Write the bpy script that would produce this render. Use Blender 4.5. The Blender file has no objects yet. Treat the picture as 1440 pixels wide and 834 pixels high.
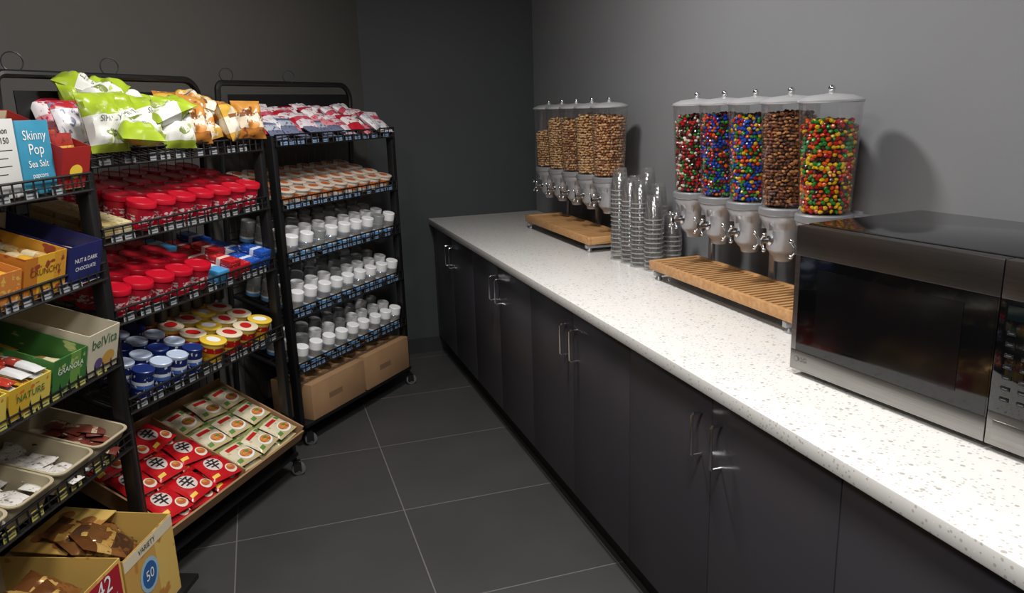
import bpy, bmesh, math, random
from mathutils import Matrix, Vector, noise
random.seed(11)
sc=bpy.context.scene
try:
    sc.view_settings.view_transform='Standard'
except Exception: pass
T=lambda x,y,z: Matrix.Translation((x,y,z))
RX=lambda a: Matrix.Rotation(math.radians(a),4,'X')
RY=lambda a: Matrix.Rotation(math.radians(a),4,'Y')
RZ=lambda a: Matrix.Rotation(math.radians(a),4,'Z')
U=random.uniform
# ---------------------------------------------------------------- materials
def lin(c):
    c=c/255.0
    return c/12.92 if c<=.04045 else ((c+.055)/1.055)**2.4
def S(t): return (lin(t[0]),lin(t[1]),lin(t[2]),1)
MC={}
def mat(name,rgb,rough=.5,metal=0,noise_amt=0,nscale=20,bump=0,bscale=80,coat=0,spec=.5,rgb2=None,stretch=None):
    if name in MC: return MC[name]
    m=bpy.data.materials.new(name); m.use_nodes=True; nt=m.node_tree; b=nt.nodes['Principled BSDF']
    b.inputs['Base Color'].default_value=S(rgb); b.inputs['Roughness'].default_value=rough
    b.inputs['Metallic'].default_value=metal; b.inputs['Coat Weight'].default_value=coat
    b.inputs['Specular IOR Level'].default_value=spec
    tc=nt.nodes.new('ShaderNodeTexCoord'); src=tc.outputs['Object']
    if stretch:
        mp=nt.nodes.new('ShaderNodeMapping'); mp.inputs['Scale'].default_value=stretch
        nt.links.new(src,mp.inputs['Vector']); src=mp.outputs['Vector']
    if noise_amt or rgb2:
        n=nt.nodes.new('ShaderNodeTexNoise'); n.inputs['Scale'].default_value=nscale; n.inputs['Detail'].default_value=4
        nt.links.new(src,n.inputs['Vector'])
        r=nt.nodes.new('ShaderNodeValToRGB')
        c=S(rgb)
        d=S(rgb2) if rgb2 else tuple(x*(1-noise_amt) for x in c[:3])+(1,)
        r.color_ramp.elements[0].position=.35; r.color_ramp.elements[1].position=.65
        r.color_ramp.elements[0].color=d; r.color_ramp.elements[1].color=c
        nt.links.new(n.outputs['Fac'],r.inputs['Fac']); nt.links.new(r.outputs['Color'],b.inputs['Base Color'])
    if bump:
        n=nt.nodes.new('ShaderNodeTexNoise'); n.inputs['Scale'].default_value=bscale
        nt.links.new(src,n.inputs['Vector'])
        bp=nt.nodes.new('ShaderNodeBump'); bp.inputs['Strength'].default_value=bump; bp.inputs['Distance'].default_value=.002
        nt.links.new(n.outputs['Fac'],bp.inputs['Height']); nt.links.new(bp.outputs['Normal'],b.inputs['Normal'])
    MC[name]=m; return m
def pack_mat(name,bands,axis='Y',blotch=None,bscale=9,thr=.58,rough=.35,metal=0):
    if name in MC: return MC[name]
    m=bpy.data.materials.new(name); m.use_nodes=True; nt=m.node_tree; b=nt.nodes['Principled BSDF']
    b.inputs['Roughness'].default_value=rough; b.inputs['Metallic'].default_value=metal
    tc=nt.nodes.new('ShaderNodeTexCoord'); sp=nt.nodes.new('ShaderNodeSeparateXYZ')
    nt.links.new(tc.outputs['Generated'],sp.inputs[0])
    r=nt.nodes.new('ShaderNodeValToRGB'); r.color_ramp.interpolation='CONSTANT'
    e=r.color_ramp.elements
    while len(e)>1: e.remove(e[-1])
    e[0].position=0; e[0].color=S(bands[0][1])
    for p,c in bands[1:]:
        x=e.new(p); x.color=S(c)
    nt.links.new(sp.outputs[axis],r.inputs['Fac']); out=r.outputs['Color']
    if blotch:
        n=nt.nodes.new('ShaderNodeTexNoise'); n.inputs['Scale'].default_value=bscale
        nt.links.new(tc.outputs['Generated'],n.inputs['Vector'])
        q=nt.nodes.new('ShaderNodeValToRGB'); q.color_ramp.elements[0].position=thr; q.color_ramp.elements[1].position=thr+.03
        nt.links.new(n.outputs['Fac'],q.inputs['Fac'])
        mx=nt.nodes.new('ShaderNodeMixRGB'); nt.links.new(q.outputs['Color'],mx.inputs[0])
        nt.links.new(out,mx.inputs[1]); mx.inputs[2].default_value=S(blotch); out=mx.outputs[0]
    nt.links.new(out,b.inputs['Base Color']); MC[name]=m; return m
def clear_mat(name,tint=(255,255,255),base=.08,edge=.6,diff=0):
    if name in MC: return MC[name]
    m=bpy.data.materials.new(name); m.use_nodes=True; nt=m.node_tree; nt.nodes.clear()
    o=nt.nodes.new('ShaderNodeOutputMaterial'); t=nt.nodes.new('ShaderNodeBsdfTransparent'); t.inputs[0].default_value=S(tint)
    g=nt.nodes.new('ShaderNodeBsdfGlossy'); g.inputs['Roughness'].default_value=.08
    lw=nt.nodes.new('ShaderNodeLayerWeight'); lw.inputs['Blend'].default_value=.25
    ma=nt.nodes.new('ShaderNodeMath'); ma.operation='MULTIPLY_ADD'; ma.inputs[1].default_value=edge; ma.inputs[2].default_value=base
    nt.links.new(lw.outputs['Facing'],ma.inputs[0])
    mx=nt.nodes.new('ShaderNodeMixShader'); nt.links.new(ma.outputs[0],mx.inputs[0]); nt.links.new(t.outputs[0],mx.inputs[1]); nt.links.new(g.outputs[0],mx.inputs[2])
    last=mx
    if diff:
        d=nt.nodes.new('ShaderNodeBsdfDiffuse'); d.inputs[0].default_value=(.75,.75,.73,1)
        m2=nt.nodes.new('ShaderNodeMixShader'); m2.inputs[0].default_value=diff
        nt.links.new(mx.outputs[0],m2.inputs[1]); nt.links.new(d.outputs[0],m2.inputs[2]); last=m2
    nt.links.new(last.outputs[0],o.inputs[0]); MC[name]=m; return m
BLACK=mat('black powder coated steel',(15,15,16),.45)
BLACKG=mat('black gloss',(8,8,9),.07,coat=.5)
CHROME=mat('chrome',(215,215,218),.15,1)
SILVER=mat('satin silver plastic',(164,164,167),.33,.6)
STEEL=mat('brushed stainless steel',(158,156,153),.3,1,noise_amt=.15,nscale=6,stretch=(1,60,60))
WHITE=mat('white plastic',(240,240,240),.4)
RUBBER=mat('grey rubber',(95,95,97),.6)
CLEAR=clear_mat('clear acrylic',base=.06)
CUPM=clear_mat('clear cup plastic',(246,246,246),.12,.6,.04)
CUPR=clear_mat('clear cup rim',(230,230,230),.35,.6,.2)
JARM=clear_mat('clear jar plastic',(235,238,240),.15,.6,.25)
RED=mat('red plastic',(186,14,38),.35)
CARD=mat('corrugated cardboard',(160,124,88),.85,noise_amt=.15,nscale=8)
CARDL=mat('pale carton',(190,174,142),.8,noise_amt=.1)
INK=mat('black ink',(20,20,20),.6)
PRW=mat('white print',(235,235,232),.5)
# ---------------------------------------------------------------- mesh builder
TXT={}
def text_data(s,size):
    k=(s,size)
    if k in TXT: return TXT[k]
    c=bpy.data.curves.new('t','FONT'); c.body=s; c.size=size; c.align_x='CENTER'; c.align_y='CENTER'; c.resolution_u=3
    o=bpy.data.objects.new('t',c); sc.collection.objects.link(o)
    dg=bpy.context.evaluated_depsgraph_get(); dg.update()
    me=bpy.data.meshes.new_from_object(o.evaluated_get(dg))
    bm=bmesh.new(); bm.from_mesh(me); bmesh.ops.triangulate(bm,faces=bm.faces[:])
    vs=[tuple(v.co) for v in bm.verts]; fs=[[v.index for v in f.verts] for f in bm.faces]
    bm.free(); bpy.data.meshes.remove(me); bpy.data.objects.remove(o); bpy.data.curves.remove(c)
    TXT[k]=(vs,fs); return TXT[k]
class MB:
    def __init__(s): s.v=[];s.f=[];s.m=[];s.mats=[]
    def mi(s,m):
        if m not in s.mats: s.mats.append(m)
        return s.mats.index(m)
    def add(s,vs,fs,m,M=None):
        o=len(s.v); i=s.mi(m)
        if M is not None: vs=[tuple(M@Vector(v)) for v in vs]
        s.v.extend(vs); s.f.extend([[o+k for k in f] for f in fs]); s.m.extend([i]*len(fs)); return s
    def box(s,x0,x1,y0,y1,z0,z1,m,M=None,bev=0):
        vs=[(x0,y0,z0),(x1,y0,z0),(x1,y1,z0),(x0,y1,z0),(x0,y0,z1),(x1,y0,z1),(x1,y1,z1),(x0,y1,z1)]
        fs=[(0,3,2,1),(4,5,6,7),(0,1,5,4),(1,2,6,5),(2,3,7,6),(3,0,4,7)]
        if bev:
            bm=bmesh.new(); bv=[bm.verts.new(v) for v in vs]
            for f in fs: bm.faces.new([bv[k] for k in f])
            bmesh.ops.bevel(bm,geom=bm.edges[:],offset=bev,segments=2,affect='EDGES',profile=.5)
            bm.verts.index_update()
            vs=[tuple(v.co) for v in bm.verts]; fs=[[v.index for v in f.verts] for f in bm.faces]; bm.free()
        return s.add(vs,fs,m,M)
    def lathe(s,prof,m,n=20,M=None,cap0=True,cap1=True):
        vs=[];fs=[]
        for r,z in prof:
            for k in range(n):
                a=2*math.pi*k/n; vs.append((r*math.cos(a),r*math.sin(a),z))
        for j in range(len(prof)-1):
            for k in range(n):
                a=j*n+k; b=j*n+(k+1)%n; fs.append((a,b,b+n,a+n))
        if cap0: fs.append(tuple(reversed(range(n))))
        if cap1: fs.append(tuple(range((len(prof)-1)*n,len(prof)*n)))
        return s.add(vs,fs,m,M)
    def tube(s,pts,r,m,n=6,M=None):
        P=[Vector(p) for p in pts]; vs=[];fs=[]
        t0=(P[1]-P[0]).normalized(); up=Vector((0,0,1)) if abs(t0.z)<.9 else Vector((1,0,0))
        a=t0.cross(up).normalized()
        for i,p in enumerate(P):
            if i==0: t=t0
            elif i==len(P)-1: t=(P[i]-P[i-1]).normalized()
            else: t=((P[i+1]-P[i]).normalized()+(P[i]-P[i-1]).normalized()).normalized()
            a=(a-t*a.dot(t)).normalized(); b=t.cross(a)
            for k in range(n):
                w=2*math.pi*k/n; vs.append(tuple(p+(a*math.cos(w)+b*math.sin(w))*r))
        for j in range(len(P)-1):
            for k in range(n):
                x=j*n+k; y=j*n+(k+1)%n; fs.append((x,y,y+n,x+n))
        fs.append(tuple(reversed(range(n)))); fs.append(tuple(range((len(P)-1)*n,len(P)*n)))
        return s.add(vs,fs,m,M)
    def ball(s,c,r,m,n=10,sc=(1,1,1),M=None):
        prof=[]
        k=6
        for i in range(1,k): prof.append((r*math.sin(math.pi*i/k),-r*math.cos(math.pi*i/k)))
        X=T(*c)@Matrix.Diagonal((sc[0],sc[1],sc[2],1))
        return s.lathe(prof,m,n,(M@X) if M else X)
    def text(s,t,size,m,M=None,H=None,cx=0,cy=0,off=.0008):
        vs,fs=text_data(t,size)
        if H: vs=[(x+cx,y+cy,H(x+cx,y+cy)+off) for x,y,z in vs]
        else: vs=[(x+cx,y+cy,off) for x,y,z in vs]
        return s.add(vs,fs,m,M)
    def disc(s,cx,cy,rx,ry,m,H=None,M=None,n=18,off=.0006):
        h=H or (lambda x,y:0)
        vs=[(cx,cy,h(cx,cy)+off)];fs=[]
        for q in (.33,.66,1):
            for k in range(n):
                a=2*math.pi*k/n; x=cx+rx*q*math.cos(a); y=cy+ry*q*math.sin(a); vs.append((x,y,h(x,y)+off))
        for k in range(n): fs.append((0,1+k,1+(k+1)%n))
        for j in range(2):
            for k in range(n): fs.append((1+j*n+k,1+(j+1)*n+k,1+(j+1)*n+(k+1)%n,1+j*n+(k+1)%n))
        return s.add(vs,fs,m,M)
    def patch(s,x0,x1,y0,y1,m,H,n=8,off=.0006):
        vs=[];fs=[]
        for j in range(n+1):
            for i in range(n+1):
                x=x0+(x1-x0)*i/n; y=y0+(y1-y0)*j/n; vs.append((x,y,H(x,y)+off))
        for j in range(n):
            for i in range(n): a=j*(n+1)+i; fs.append((a,a+1,a+n+2,a+n+1))
        return s.add(vs,fs,m)
    def stroke(s,xa,ya,xb,yb,w0,w1,m,H,n=8,off=.0016):
        d=Vector((xb-xa,yb-ya)).normalized(); p=Vector((-d.y,d.x)); vs=[];fs=[]
        for i in range(n+1):
            t=i/n; x=xa+(xb-xa)*t; y=ya+(yb-ya)*t; w=(w0+(w1-w0)*t)/2
            for sg in (-1,0,1):
                X=x+p.x*w*sg; Y=y+p.y*w*sg; vs.append((X,Y,H(X,Y)+off))
        for i in range(n):
            for j in range(2): a=i*3+j; fs.append((a,a+3,a+4,a+1))
        return s.add(vs,fs,m)
    def pillow(s,w,h,t,m,seed=0,nx=14,ny=18,crimp=.06,wr=.12):
        def Hh(x,y):
            u=min(1,abs(x)/(w/2)); v=min(1,abs(y-h/2)/(h/2)/(1-crimp))
            th=t/2*max(0,1-u**3)**.6*max(0,1-v**4)**.7
            n=noise.noise(Vector((x/w*3.5+seed*7.1,y/h*4+seed*3.3,seed)))
            return th*(1+wr*2*n)+.0006
        vs=[];fs=[]
        for sgn in (1,-1):
            for j in range(ny+1):
                for i in range(nx+1):
                    x=-w/2+w*i/nx; y=h*j/ny
                    xx=x*(1-.07*math.sin(math.pi*y/h))
                    vs.append((xx,y,t/2+sgn*Hh(x,y)))
        N=(nx+1)*(ny+1)
        for j in range(ny):
            for i in range(nx):
                a=j*(nx+1)+i; q=(a,a+1,a+nx+2,a+nx+1); fs.append(q); fs.append(tuple(N+k for k in reversed(q)))
        s.add(vs,fs,m); return lambda x,y: t/2+Hh(x,y)
    def mesh(s,name='mesh',ang=35):
        me=bpy.data.meshes.new(name); me.from_pydata(s.v,[],s.f)
        for m in s.mats: me.materials.append(m)
        me.polygons.foreach_set('material_index',s.m); me.polygons.foreach_set('use_smooth',[True]*len(s.f))
        me.update(); me.set_sharp_from_angle(angle=math.radians(ang)); return me
# ---------------------------------------------------------------- object makers
def link(o): sc.collection.objects.link(o); return o
def P(name,me,M=None,label=None,kids=(),kind=None): return dict(n=name,me=me,M=M or Matrix.Identity(4),l=label,k=kids,kind=kind)
def addpart(p,parent):
    me=p['me'].mesh(p['n']) if isinstance(p['me'],MB) else p['me']
    p['me']=me
    o=link(bpy.data.objects.new(p['n'],me)); o.parent=parent; o.matrix_local=p['M']
    if p['l']: o['label']=p['l']
    if p['kind']: o['kind']=p['kind']
    for k in p['k']: addpart(k,o)
    return o
def thing(name,label,cat,M,parts,group=None,kind=None):
    if isinstance(parts,MB): parts=parts.mesh(name)
    if isinstance(parts,bpy.types.Mesh): o=link(bpy.data.objects.new(name,parts))
    else:
        o=link(bpy.data.objects.new(name,None)); o.empty_display_size=.05
        for p in parts: addpart(p,o)
    o.matrix_world=M; o['label']=label; o['category']=cat
    if group: o['group']=group
    if kind: o['kind']=kind
    return o
def struct(name,vs,fs,m):
    b=MB(); b.add(vs,fs,m); o=link(bpy.data.objects.new(name,b.mesh(name))); o['kind']='structure'; return o
# ---------------------------------------------------------------- camera
X2=Vector((.9501,.1035,-.2945)); Y2=Vector((-.3105,.2167,-.9255)); Y2.normalize()
Z2=X2.cross(Y2).normalized(); X2=Y2.cross(Z2).normalized()
R=Matrix((X2,Y2,Z2)).to_4x4()
cam=bpy.data.cameras.new('camera'); cam.sensor_width=36; cam.lens=36*1085/1440; cam.clip_start=.02
co=link(bpy.data.objects.new('camera',cam)); co.matrix_world=T(0,0,1.6)@R; sc.camera=co
# ---------------------------------------------------------------- room
WX=1.78; WY=4.97; CH=2.75
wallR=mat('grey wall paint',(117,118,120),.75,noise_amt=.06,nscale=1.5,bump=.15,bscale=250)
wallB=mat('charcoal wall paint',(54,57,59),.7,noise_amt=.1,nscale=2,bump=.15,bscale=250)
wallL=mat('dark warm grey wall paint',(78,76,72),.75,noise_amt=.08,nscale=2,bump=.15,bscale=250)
ceilM=mat('white ceiling paint',(180,178,174),.9)
cx0,cy0=.659,WY; lx,ly=.659-.687*6.6,WY-.726*6.6
def wall(name,a,b,m,th=.1):
    a=Vector(a+(0,)); b=Vector(b+(0,)); d=(b-a).normalized(); n=Vector((-d.y,d.x,0))*th
    vs=[];
    for z in (0,CH):
        for p in (a,b,b+n,a+n): vs.append((p.x,p.y,z))
    return struct(name,vs,[(0,1,2,3),(4,7,6,5),(0,4,5,1),(1,5,6,2),(2,6,7,3),(3,7,4,0)],m)
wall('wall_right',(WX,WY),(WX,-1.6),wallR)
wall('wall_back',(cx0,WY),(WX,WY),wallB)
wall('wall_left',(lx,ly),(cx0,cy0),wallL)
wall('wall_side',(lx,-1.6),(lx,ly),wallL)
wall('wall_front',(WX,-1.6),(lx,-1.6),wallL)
def tile_mat():
    m=bpy.data.materials.new('dark porcelain tile'); m.use_nodes=True; nt=m.node_tree; b=nt.nodes['Principled BSDF']
    tc=nt.nodes.new('ShaderNodeTexCoord'); mp=nt.nodes.new('ShaderNodeMapping')
    mp.inputs['Location'].default_value=(-.4236+.655*10,-2.24+.655*10,0)
    nt.links.new(tc.outputs['Object'],mp.inputs['Vector'])
    br=nt.nodes.new('ShaderNodeTexBrick'); br.offset=0; br.squash=1
    br.inputs['Scale'].default_value=1; br.inputs['Brick Width'].default_value=.655; br.inputs['Row Height'].default_value=.655
    br.inputs['Mortar Size'].default_value=.0024; br.inputs['Mortar Smooth'].default_value=.1
    br.inputs['Color1'].default_value=S((66,65,65)); br.inputs['Color2'].default_value=S((70,69,68)); br.inputs['Mortar'].default_value=S((118,116,112))
    nt.links.new(mp.outputs['Vector'],br.inputs['Vector'])
    n=nt.nodes.new('ShaderNodeTexNoise'); n.inputs['Scale'].default_value=3; n.inputs['Detail'].default_value=6
    nt.links.new(tc.outputs['Object'],n.inputs['Vector'])
    mx=nt.nodes.new('ShaderNodeMixRGB'); mx.blend_type='MULTIPLY'; mx.inputs[0].default_value=.4
    nt.links.new(br.outputs['Color'],mx.inputs[1]); nt.links.new(n.outputs['Fac'],mx.inputs[2])
    nt.links.new(mx.outputs[0],b.inputs['Base Color']); b.inputs['Roughness'].default_value=.5
    bp=nt.nodes.new('ShaderNodeBump'); bp.inputs['Strength'].default_value=.3; bp.inputs['Distance'].default_value=.002; bp.invert=True
    nt.links.new(br.outputs['Fac'],bp.inputs['Height']); nt.links.new(bp.outputs['Normal'],b.inputs['Normal'])
    return m
fm=tile_mat()
ring=[(WX,-1.6),(WX,WY),(cx0,WY),(lx,ly),(lx,-1.6)]
struct('floor',[(x,y,0) for x,y in ring]+[(x,y,-.1) for x,y in ring],[(0,1,2,3,4),(9,8,7,6,5)],fm)
struct('ceiling',[(x,y,CH) for x,y in ring]+[(x,y,CH+.1) for x,y in ring],[(4,3,2,1,0),(5,6,7,8,9)],ceilM)
basem=mat('black baseboard',(40,41,43),.5)
b=MB().box(cx0,1.1,WY-.012,WY,0,.1,basem); o=link(bpy.data.objects.new('baseboard_back',b.mesh())); o['kind']='structure'
b=MB().box(-6.6,0,-.012,0,0,.1,basem); o=link(bpy.data.objects.new('baseboard_left',b.mesh())); o['kind']='structure'
dL=Matrix(((.687,-.726,0,cx0),(.726,.687,0,cy0),(0,0,1,0),(0,0,0,1))); o.matrix_world=dL
def area(x,y,z,size,pw,col=(1,.975,.95)):
    l=bpy.data.lights.new('ceiling_light','AREA'); l.energy=pw; l.color=col; l.size=size; l.shape='DISK'
    o=link(bpy.data.objects.new('ceiling_light',l)); o.location=(x,y,z); return o
area(.62,2.55,CH-.03,.3,42)
area(.45,.75,CH-.03,.4,35)
area(-.6,.6,CH-.03,.6,32)
area(1.0,-.7,CH-.03,.4,10)
w=bpy.data.worlds.new('world'); sc.world=w; w.use_nodes=True; w.node_tree.nodes['Background'].inputs[0].default_value=(.05,.05,.05,1)
# ---------------------------------------------------------------- counter
def quartz():
    m=bpy.data.materials.new('white speckled quartz'); m.use_nodes=True; nt=m.node_tree; b=nt.nodes['Principled BSDF']
    tc=nt.nodes.new('ShaderNodeTexCoord'); prev=None
    base=nt.nodes.new('ShaderNodeRGB'); base.outputs[0].default_value=S((218,216,212)); prev=base.outputs[0]
    for sc_,thr,col,seed in ((110,.22,(184,180,174),0),(170,.17,(238,237,234),3),(70,.09,(172,166,160),7)):
        mp=nt.nodes.new('ShaderNodeMapping'); mp.inputs['Location'].default_value=(seed,seed,0); nt.links.new(tc.outputs['Object'],mp.inputs['Vector'])
        v=nt.nodes.new('ShaderNodeTexVoronoi'); v.inputs['Scale'].default_value=sc_; nt.links.new(mp.outputs[0],v.inputs['Vector'])
        sp=nt.nodes.new('ShaderNodeSeparateXYZ'); nt.links.new(v.outputs['Color'],sp.inputs[0])
        a=nt.nodes.new('ShaderNodeMath'); a.operation='LESS_THAN'; nt.links.new(v.outputs['Distance'],a.inputs[0]); a.inputs[1].default_value=.34
        c=nt.nodes.new('ShaderNodeMath'); c.operation='LESS_THAN'; nt.links.new(sp.outputs[0],c.inputs[0]); c.inputs[1].default_value=thr*1.6
        d=nt.nodes.new('ShaderNodeMath'); d.operation='MULTIPLY'; nt.links.new(a.outputs[0],d.inputs[0]); nt.links.new(c.outputs[0],d.inputs[1])
        mx=nt.nodes.new('ShaderNodeMixRGB'); nt.links.new(d.outputs[0],mx.inputs[0]); nt.links.new(prev,mx.inputs[1]); mx.inputs[2].default_value=S(col); prev=mx.outputs[0]
    nt.links.new(prev,b.inputs['Base Color']); b.inputs['Roughness'].default_value=.28; return m
CT=.91
b=MB().box(1.022,WX-.001,-1.2,WY-.001,CT-.038,CT,quartz(),bev=.003)
thing('worktop','long white speckled quartz worktop on dark cabinets','worktop',Matrix.Identity(4),b)
CAB=mat('charcoal laminate',(60,58,63),.36,noise_amt=.06,nscale=3)
CABD=mat('black toe kick',(10,10,11),.6)
cbw=.945; FX=1.05
def cabinet(y1,w):
    body=MB().box(FX+.02,WX-.02,y1-w+.001,y1-.001,.11,CT-.04,CABD).box(FX+.05,WX-.02,y1-w+.001,y1-.001,0,.11,CABD)
    parts=[P('body',body)]
    dw=w/2
    for k in range(2):
        ya=y1-w+k*dw+.0018; yb=ya+dw-.0036
        d=MB().box(FX,FX+.019,ya,yb,.112,CT-.046,CAB,bev=.0012)
        hy=(yb-.045) if k==0 else (ya+.045)
        h=MB().tube([(FX,hy,.80),(FX-.026,hy,.80),(FX-.032,hy,.794),(FX-.032,hy,.686),(FX-.026,hy,.68),(FX,hy,.68)],.0048,CHROME,8)
        parts.append(P('door',d,kids=[P('handle',h,label='chrome bar handle')]))
    thing('base_cabinet','charcoal laminate base cabinet with two doors and chrome handles','cabinet',Matrix.Identity(4),parts,'base cabinets under the worktop')
y=4.93
struct('trim_1',[(FX,4.931,.11),(FX+.02,4.931,.11),(FX+.02,WY-.001,.11),(FX,WY-.001,.11),(FX,4.931,.865),(FX+.02,4.931,.865),(FX+.02,WY-.001,.865),(FX,WY-.001,.865)],[(0,3,2,1),(4,5,6,7),(0,1,5,4),(1,2,6,5),(2,3,7,6),(3,0,4,7)],CAB)
for i in range(6): cabinet(y-i*cbw,cbw)
# ---------------------------------------------------------------- food dispensers
WOOD=mat('bamboo',(190,146,98),.5,rgb2=(170,124,78),nscale=5,stretch=(1,12,12))
def stand(y0,y1,label):
    z0=CT
    base=MB().box(1.50,1.66,y0+.03,y1-.03,z0+.028,z0+.04,SILVER,bev=.003)
    for yy in (y0+.03,y1-.05):
        base.box(1.455,1.70,yy,yy+.02,z0+.018,z0+.04,SILVER,bev=.003)
        for xx in (1.475,1.68): base.lathe([(.012,z0+.0005),(.014,z0+.006),(.009,z0+.02)],SILVER,12,T(xx,yy+.01,0))
    parts=[P('base',base)]
    pm=MB().box(1.70,1.715,-.015,.015,z0+.02,1.262,SILVER,bev=.002).box(1.655,1.71,-.012,.012,z0+.02,z0+.032,SILVER).mesh('post')
    for yy in (y0+.05,(y0+y1)/2,y1-.05): parts.append(P('post',pm,T(0,yy,0)))
    rail=MB().box(1.66,1.718,y0-.03,y1+.03,1.243,1.255,SILVER,bev=.002)
    tray=MB(); tz=z0+.0405
    tray.box(1.452,1.468,y0,y1,tz,tz+.036,WOOD,bev=.002).box(1.662,1.678,y0,y1,tz,tz+.036,WOOD,bev=.002)
    tray.box(1.468,1.662,y0,y0+.016,tz,tz+.036,WOOD,bev=.002).box(1.468,1.662,y1-.016,y1,tz,tz+.036,WOOD,bev=.002)
    tray.box(1.468,1.662,y0+.016,y1-.016,tz,tz+.006,mat('dark tray bottom',(60,42,28),.7))
    n=int((y1-y0)/.03)
    for i in range(n):
        yy=y0+.024+i*(y1-y0-.04)/n; tray.box(1.466,1.664,yy,yy+.015,tz+.02,tz+.031,WOOD)
    parts+= [P('rail',rail),P('drip_tray',tray,label='slatted bamboo drip tray')]
    thing('dispenser_stand',label,'dispenser stand',Matrix.Identity(4),parts,'food dispenser stands')
stand(1.84,2.73,'silver dispenser stand with slatted bamboo drip tray beside the microwave')
stand(3.34,4.26,'silver dispenser stand with slatted bamboo drip tray near the charcoal wall')
ZB=1.262; CHh=.325
cont=MB().lathe([(.073,ZB-.0),(.0745,ZB+.01),(.0875,ZB+CHh-.012),(.0885,ZB+CHh-.006),(.0885,ZB+CHh)],CLEAR,36,cap0=False,cap1=False)
q=ZB+CHh-.003
lid=MB().lathe([(.0895,q),(.0912,q+.002),(.0912,q+.007),(.088,q+.010),(.06,q+.021),(.02,q+.025),(.008,q+.027),(.008,q+.033),(.0,q+.033)],mat('pale silver lid',(188,188,190),.3,.5),36)
lidk=MB().ball((0,0,q+.04),.0105,CHROME)
fun=MB().lathe([(.022,1.085),(.028,1.085),(.032,1.10),(.044,1.112),(.053,1.125),(.054,1.185),(.058,1.195),(.068,1.212),(.078,1.228),(.079,1.236)],SILVER,32)
fun.lathe([(.08,1.237),(.083,1.241),(.083,1.258),(.078,ZB)],SILVER,32)
for k in range(8): fun.box(.048,.07,-.0015,.0015,1.19,1.236,SILVER,RZ(k*45+10))
arm=MB().box(.075,.115,-.02,.02,1.238,1.2425,SILVER)
hub=MB().lathe([(.016,0),(.016,.006),(.008,.01),(.008,.03),(.012,.032),(.012,.042)],CHROME,14,T(-.052,0,1.155)@RY(-90))
for k in range(4):
    a=math.radians(45+90*k); yy=.032*math.cos(a); zz=.032*math.sin(a)
    hub.tube([(-.089,0,1.155),(-.092,yy,1.155+zz)],.0042,CHROME,8); hub.ball((-.092,yy*1.08,1.155+zz*1.08),.0075,CHROME,8)
dmesh=dict(cont=cont.mesh(),lid=lid.mesh(),knob=lidk.mesh(),fun=fun.mesh(),hub=hub.mesh(),arm=arm.mesh())
def ellip(n=7):
    vs=[];fs=[];k=4
    vs.append((0,0,-1))
    for i in range(1,k):
        for j in range(n):
            a=2*math.pi*j/n; q=math.pi*i/k; vs.append((math.sin(q)*math.cos(a),math.sin(q)*math.sin(a),-math.cos(q)))
    vs.append((0,0,1)); L=len(vs)-1
    for j in range(n): fs.append((0,1+(j+1)%n,1+j)); fs.append((L,1+(k-2)*n+j,1+(k-2)*n+(j+1)%n))
    for i in range(k-2):
        for j in range(n): a=1+i*n+j; b=1+i*n+(j+1)%n; fs.append((a,b,b+n,a+n))
    return vs,fs
EV,EF=ellip(); EVV=[Vector(v) for v in EV]
def fill(label,x,y,top,mats,size,step,core,name='candy_fill'):
    b=MB(); f=lambda z:.0745+(z/.313)*.013-.0105
    b.lathe([(f(0.006)-.004,.006),(f(top)-.004,top-.006)],core,24)
    rnd=random.Random(int(y*1000))
    def lump(c):
        e=(RZ(rnd.uniform(0,360))@RX(rnd.uniform(0,360))).to_3x3()
        s=Matrix.Diagonal(Vector(size)*rnd.uniform(.88,1.12)); q=e@s
        b.add([tuple(q@v+c) for v in EVV],EF,rnd.choice(mats))
    z=.012; row=0
    while z<top:
        r=f(z); n=int(2*math.pi*r/step)
        for k in range(n):
            a=2*math.pi*(k+.5*(row%2)+rnd.uniform(-.2,.2))/n; rr=r-rnd.uniform(0,.004)
            lump(Vector((rr*math.cos(a),rr*math.sin(a),z+rnd.uniform(-.003,.003))))
        z+=step*.85; row+=1
    r=f(top)-step
    while r>0:
        n=max(1,int(2*math.pi*r/step))
        for k in range(n):
            a=2*math.pi*(k+rnd.random()*.4)/n; lump(Vector((r*math.cos(a),r*math.sin(a),top+rnd.uniform(-.005,.008)+.01*(1-r/.08))))
        r-=step
    thing(name,label,'food',T(x,y,ZB),b,kind='stuff')
def cm(n,c): return mat('candy shell '+n,c,.25)
cR,cO,cY,cG,cB,cN=cm('red',(166,22,24)),cm('orange',(206,84,18)),cm('yellow',(212,172,26)),cm('green',(36,120,42)),cm('blue',(20,60,156)),cm('brown',(60,32,22))
cW=cm('white',(205,190,176)); dk=mat('dark core',(30,18,12),.8)
nutA=[mat('nut tan',(166,116,74),.6),mat('nut brown',(126,80,48),.6),mat('nut pale',(194,152,106),.6)]
nutB=[mat('nut golden',(178,134,84),.6),mat('nut pale',(194,152,106),.6),mat('nut light',(200,168,122),.6)]
gran=[mat('granola brown',(128,76,44),.6),mat('granola dark',(86,48,28),.6),mat('granola amber',(176,120,68),.6),mat('granola deep',(104,58,34),.6)]
nc=mat('nut core',(90,58,34),.8)
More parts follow.
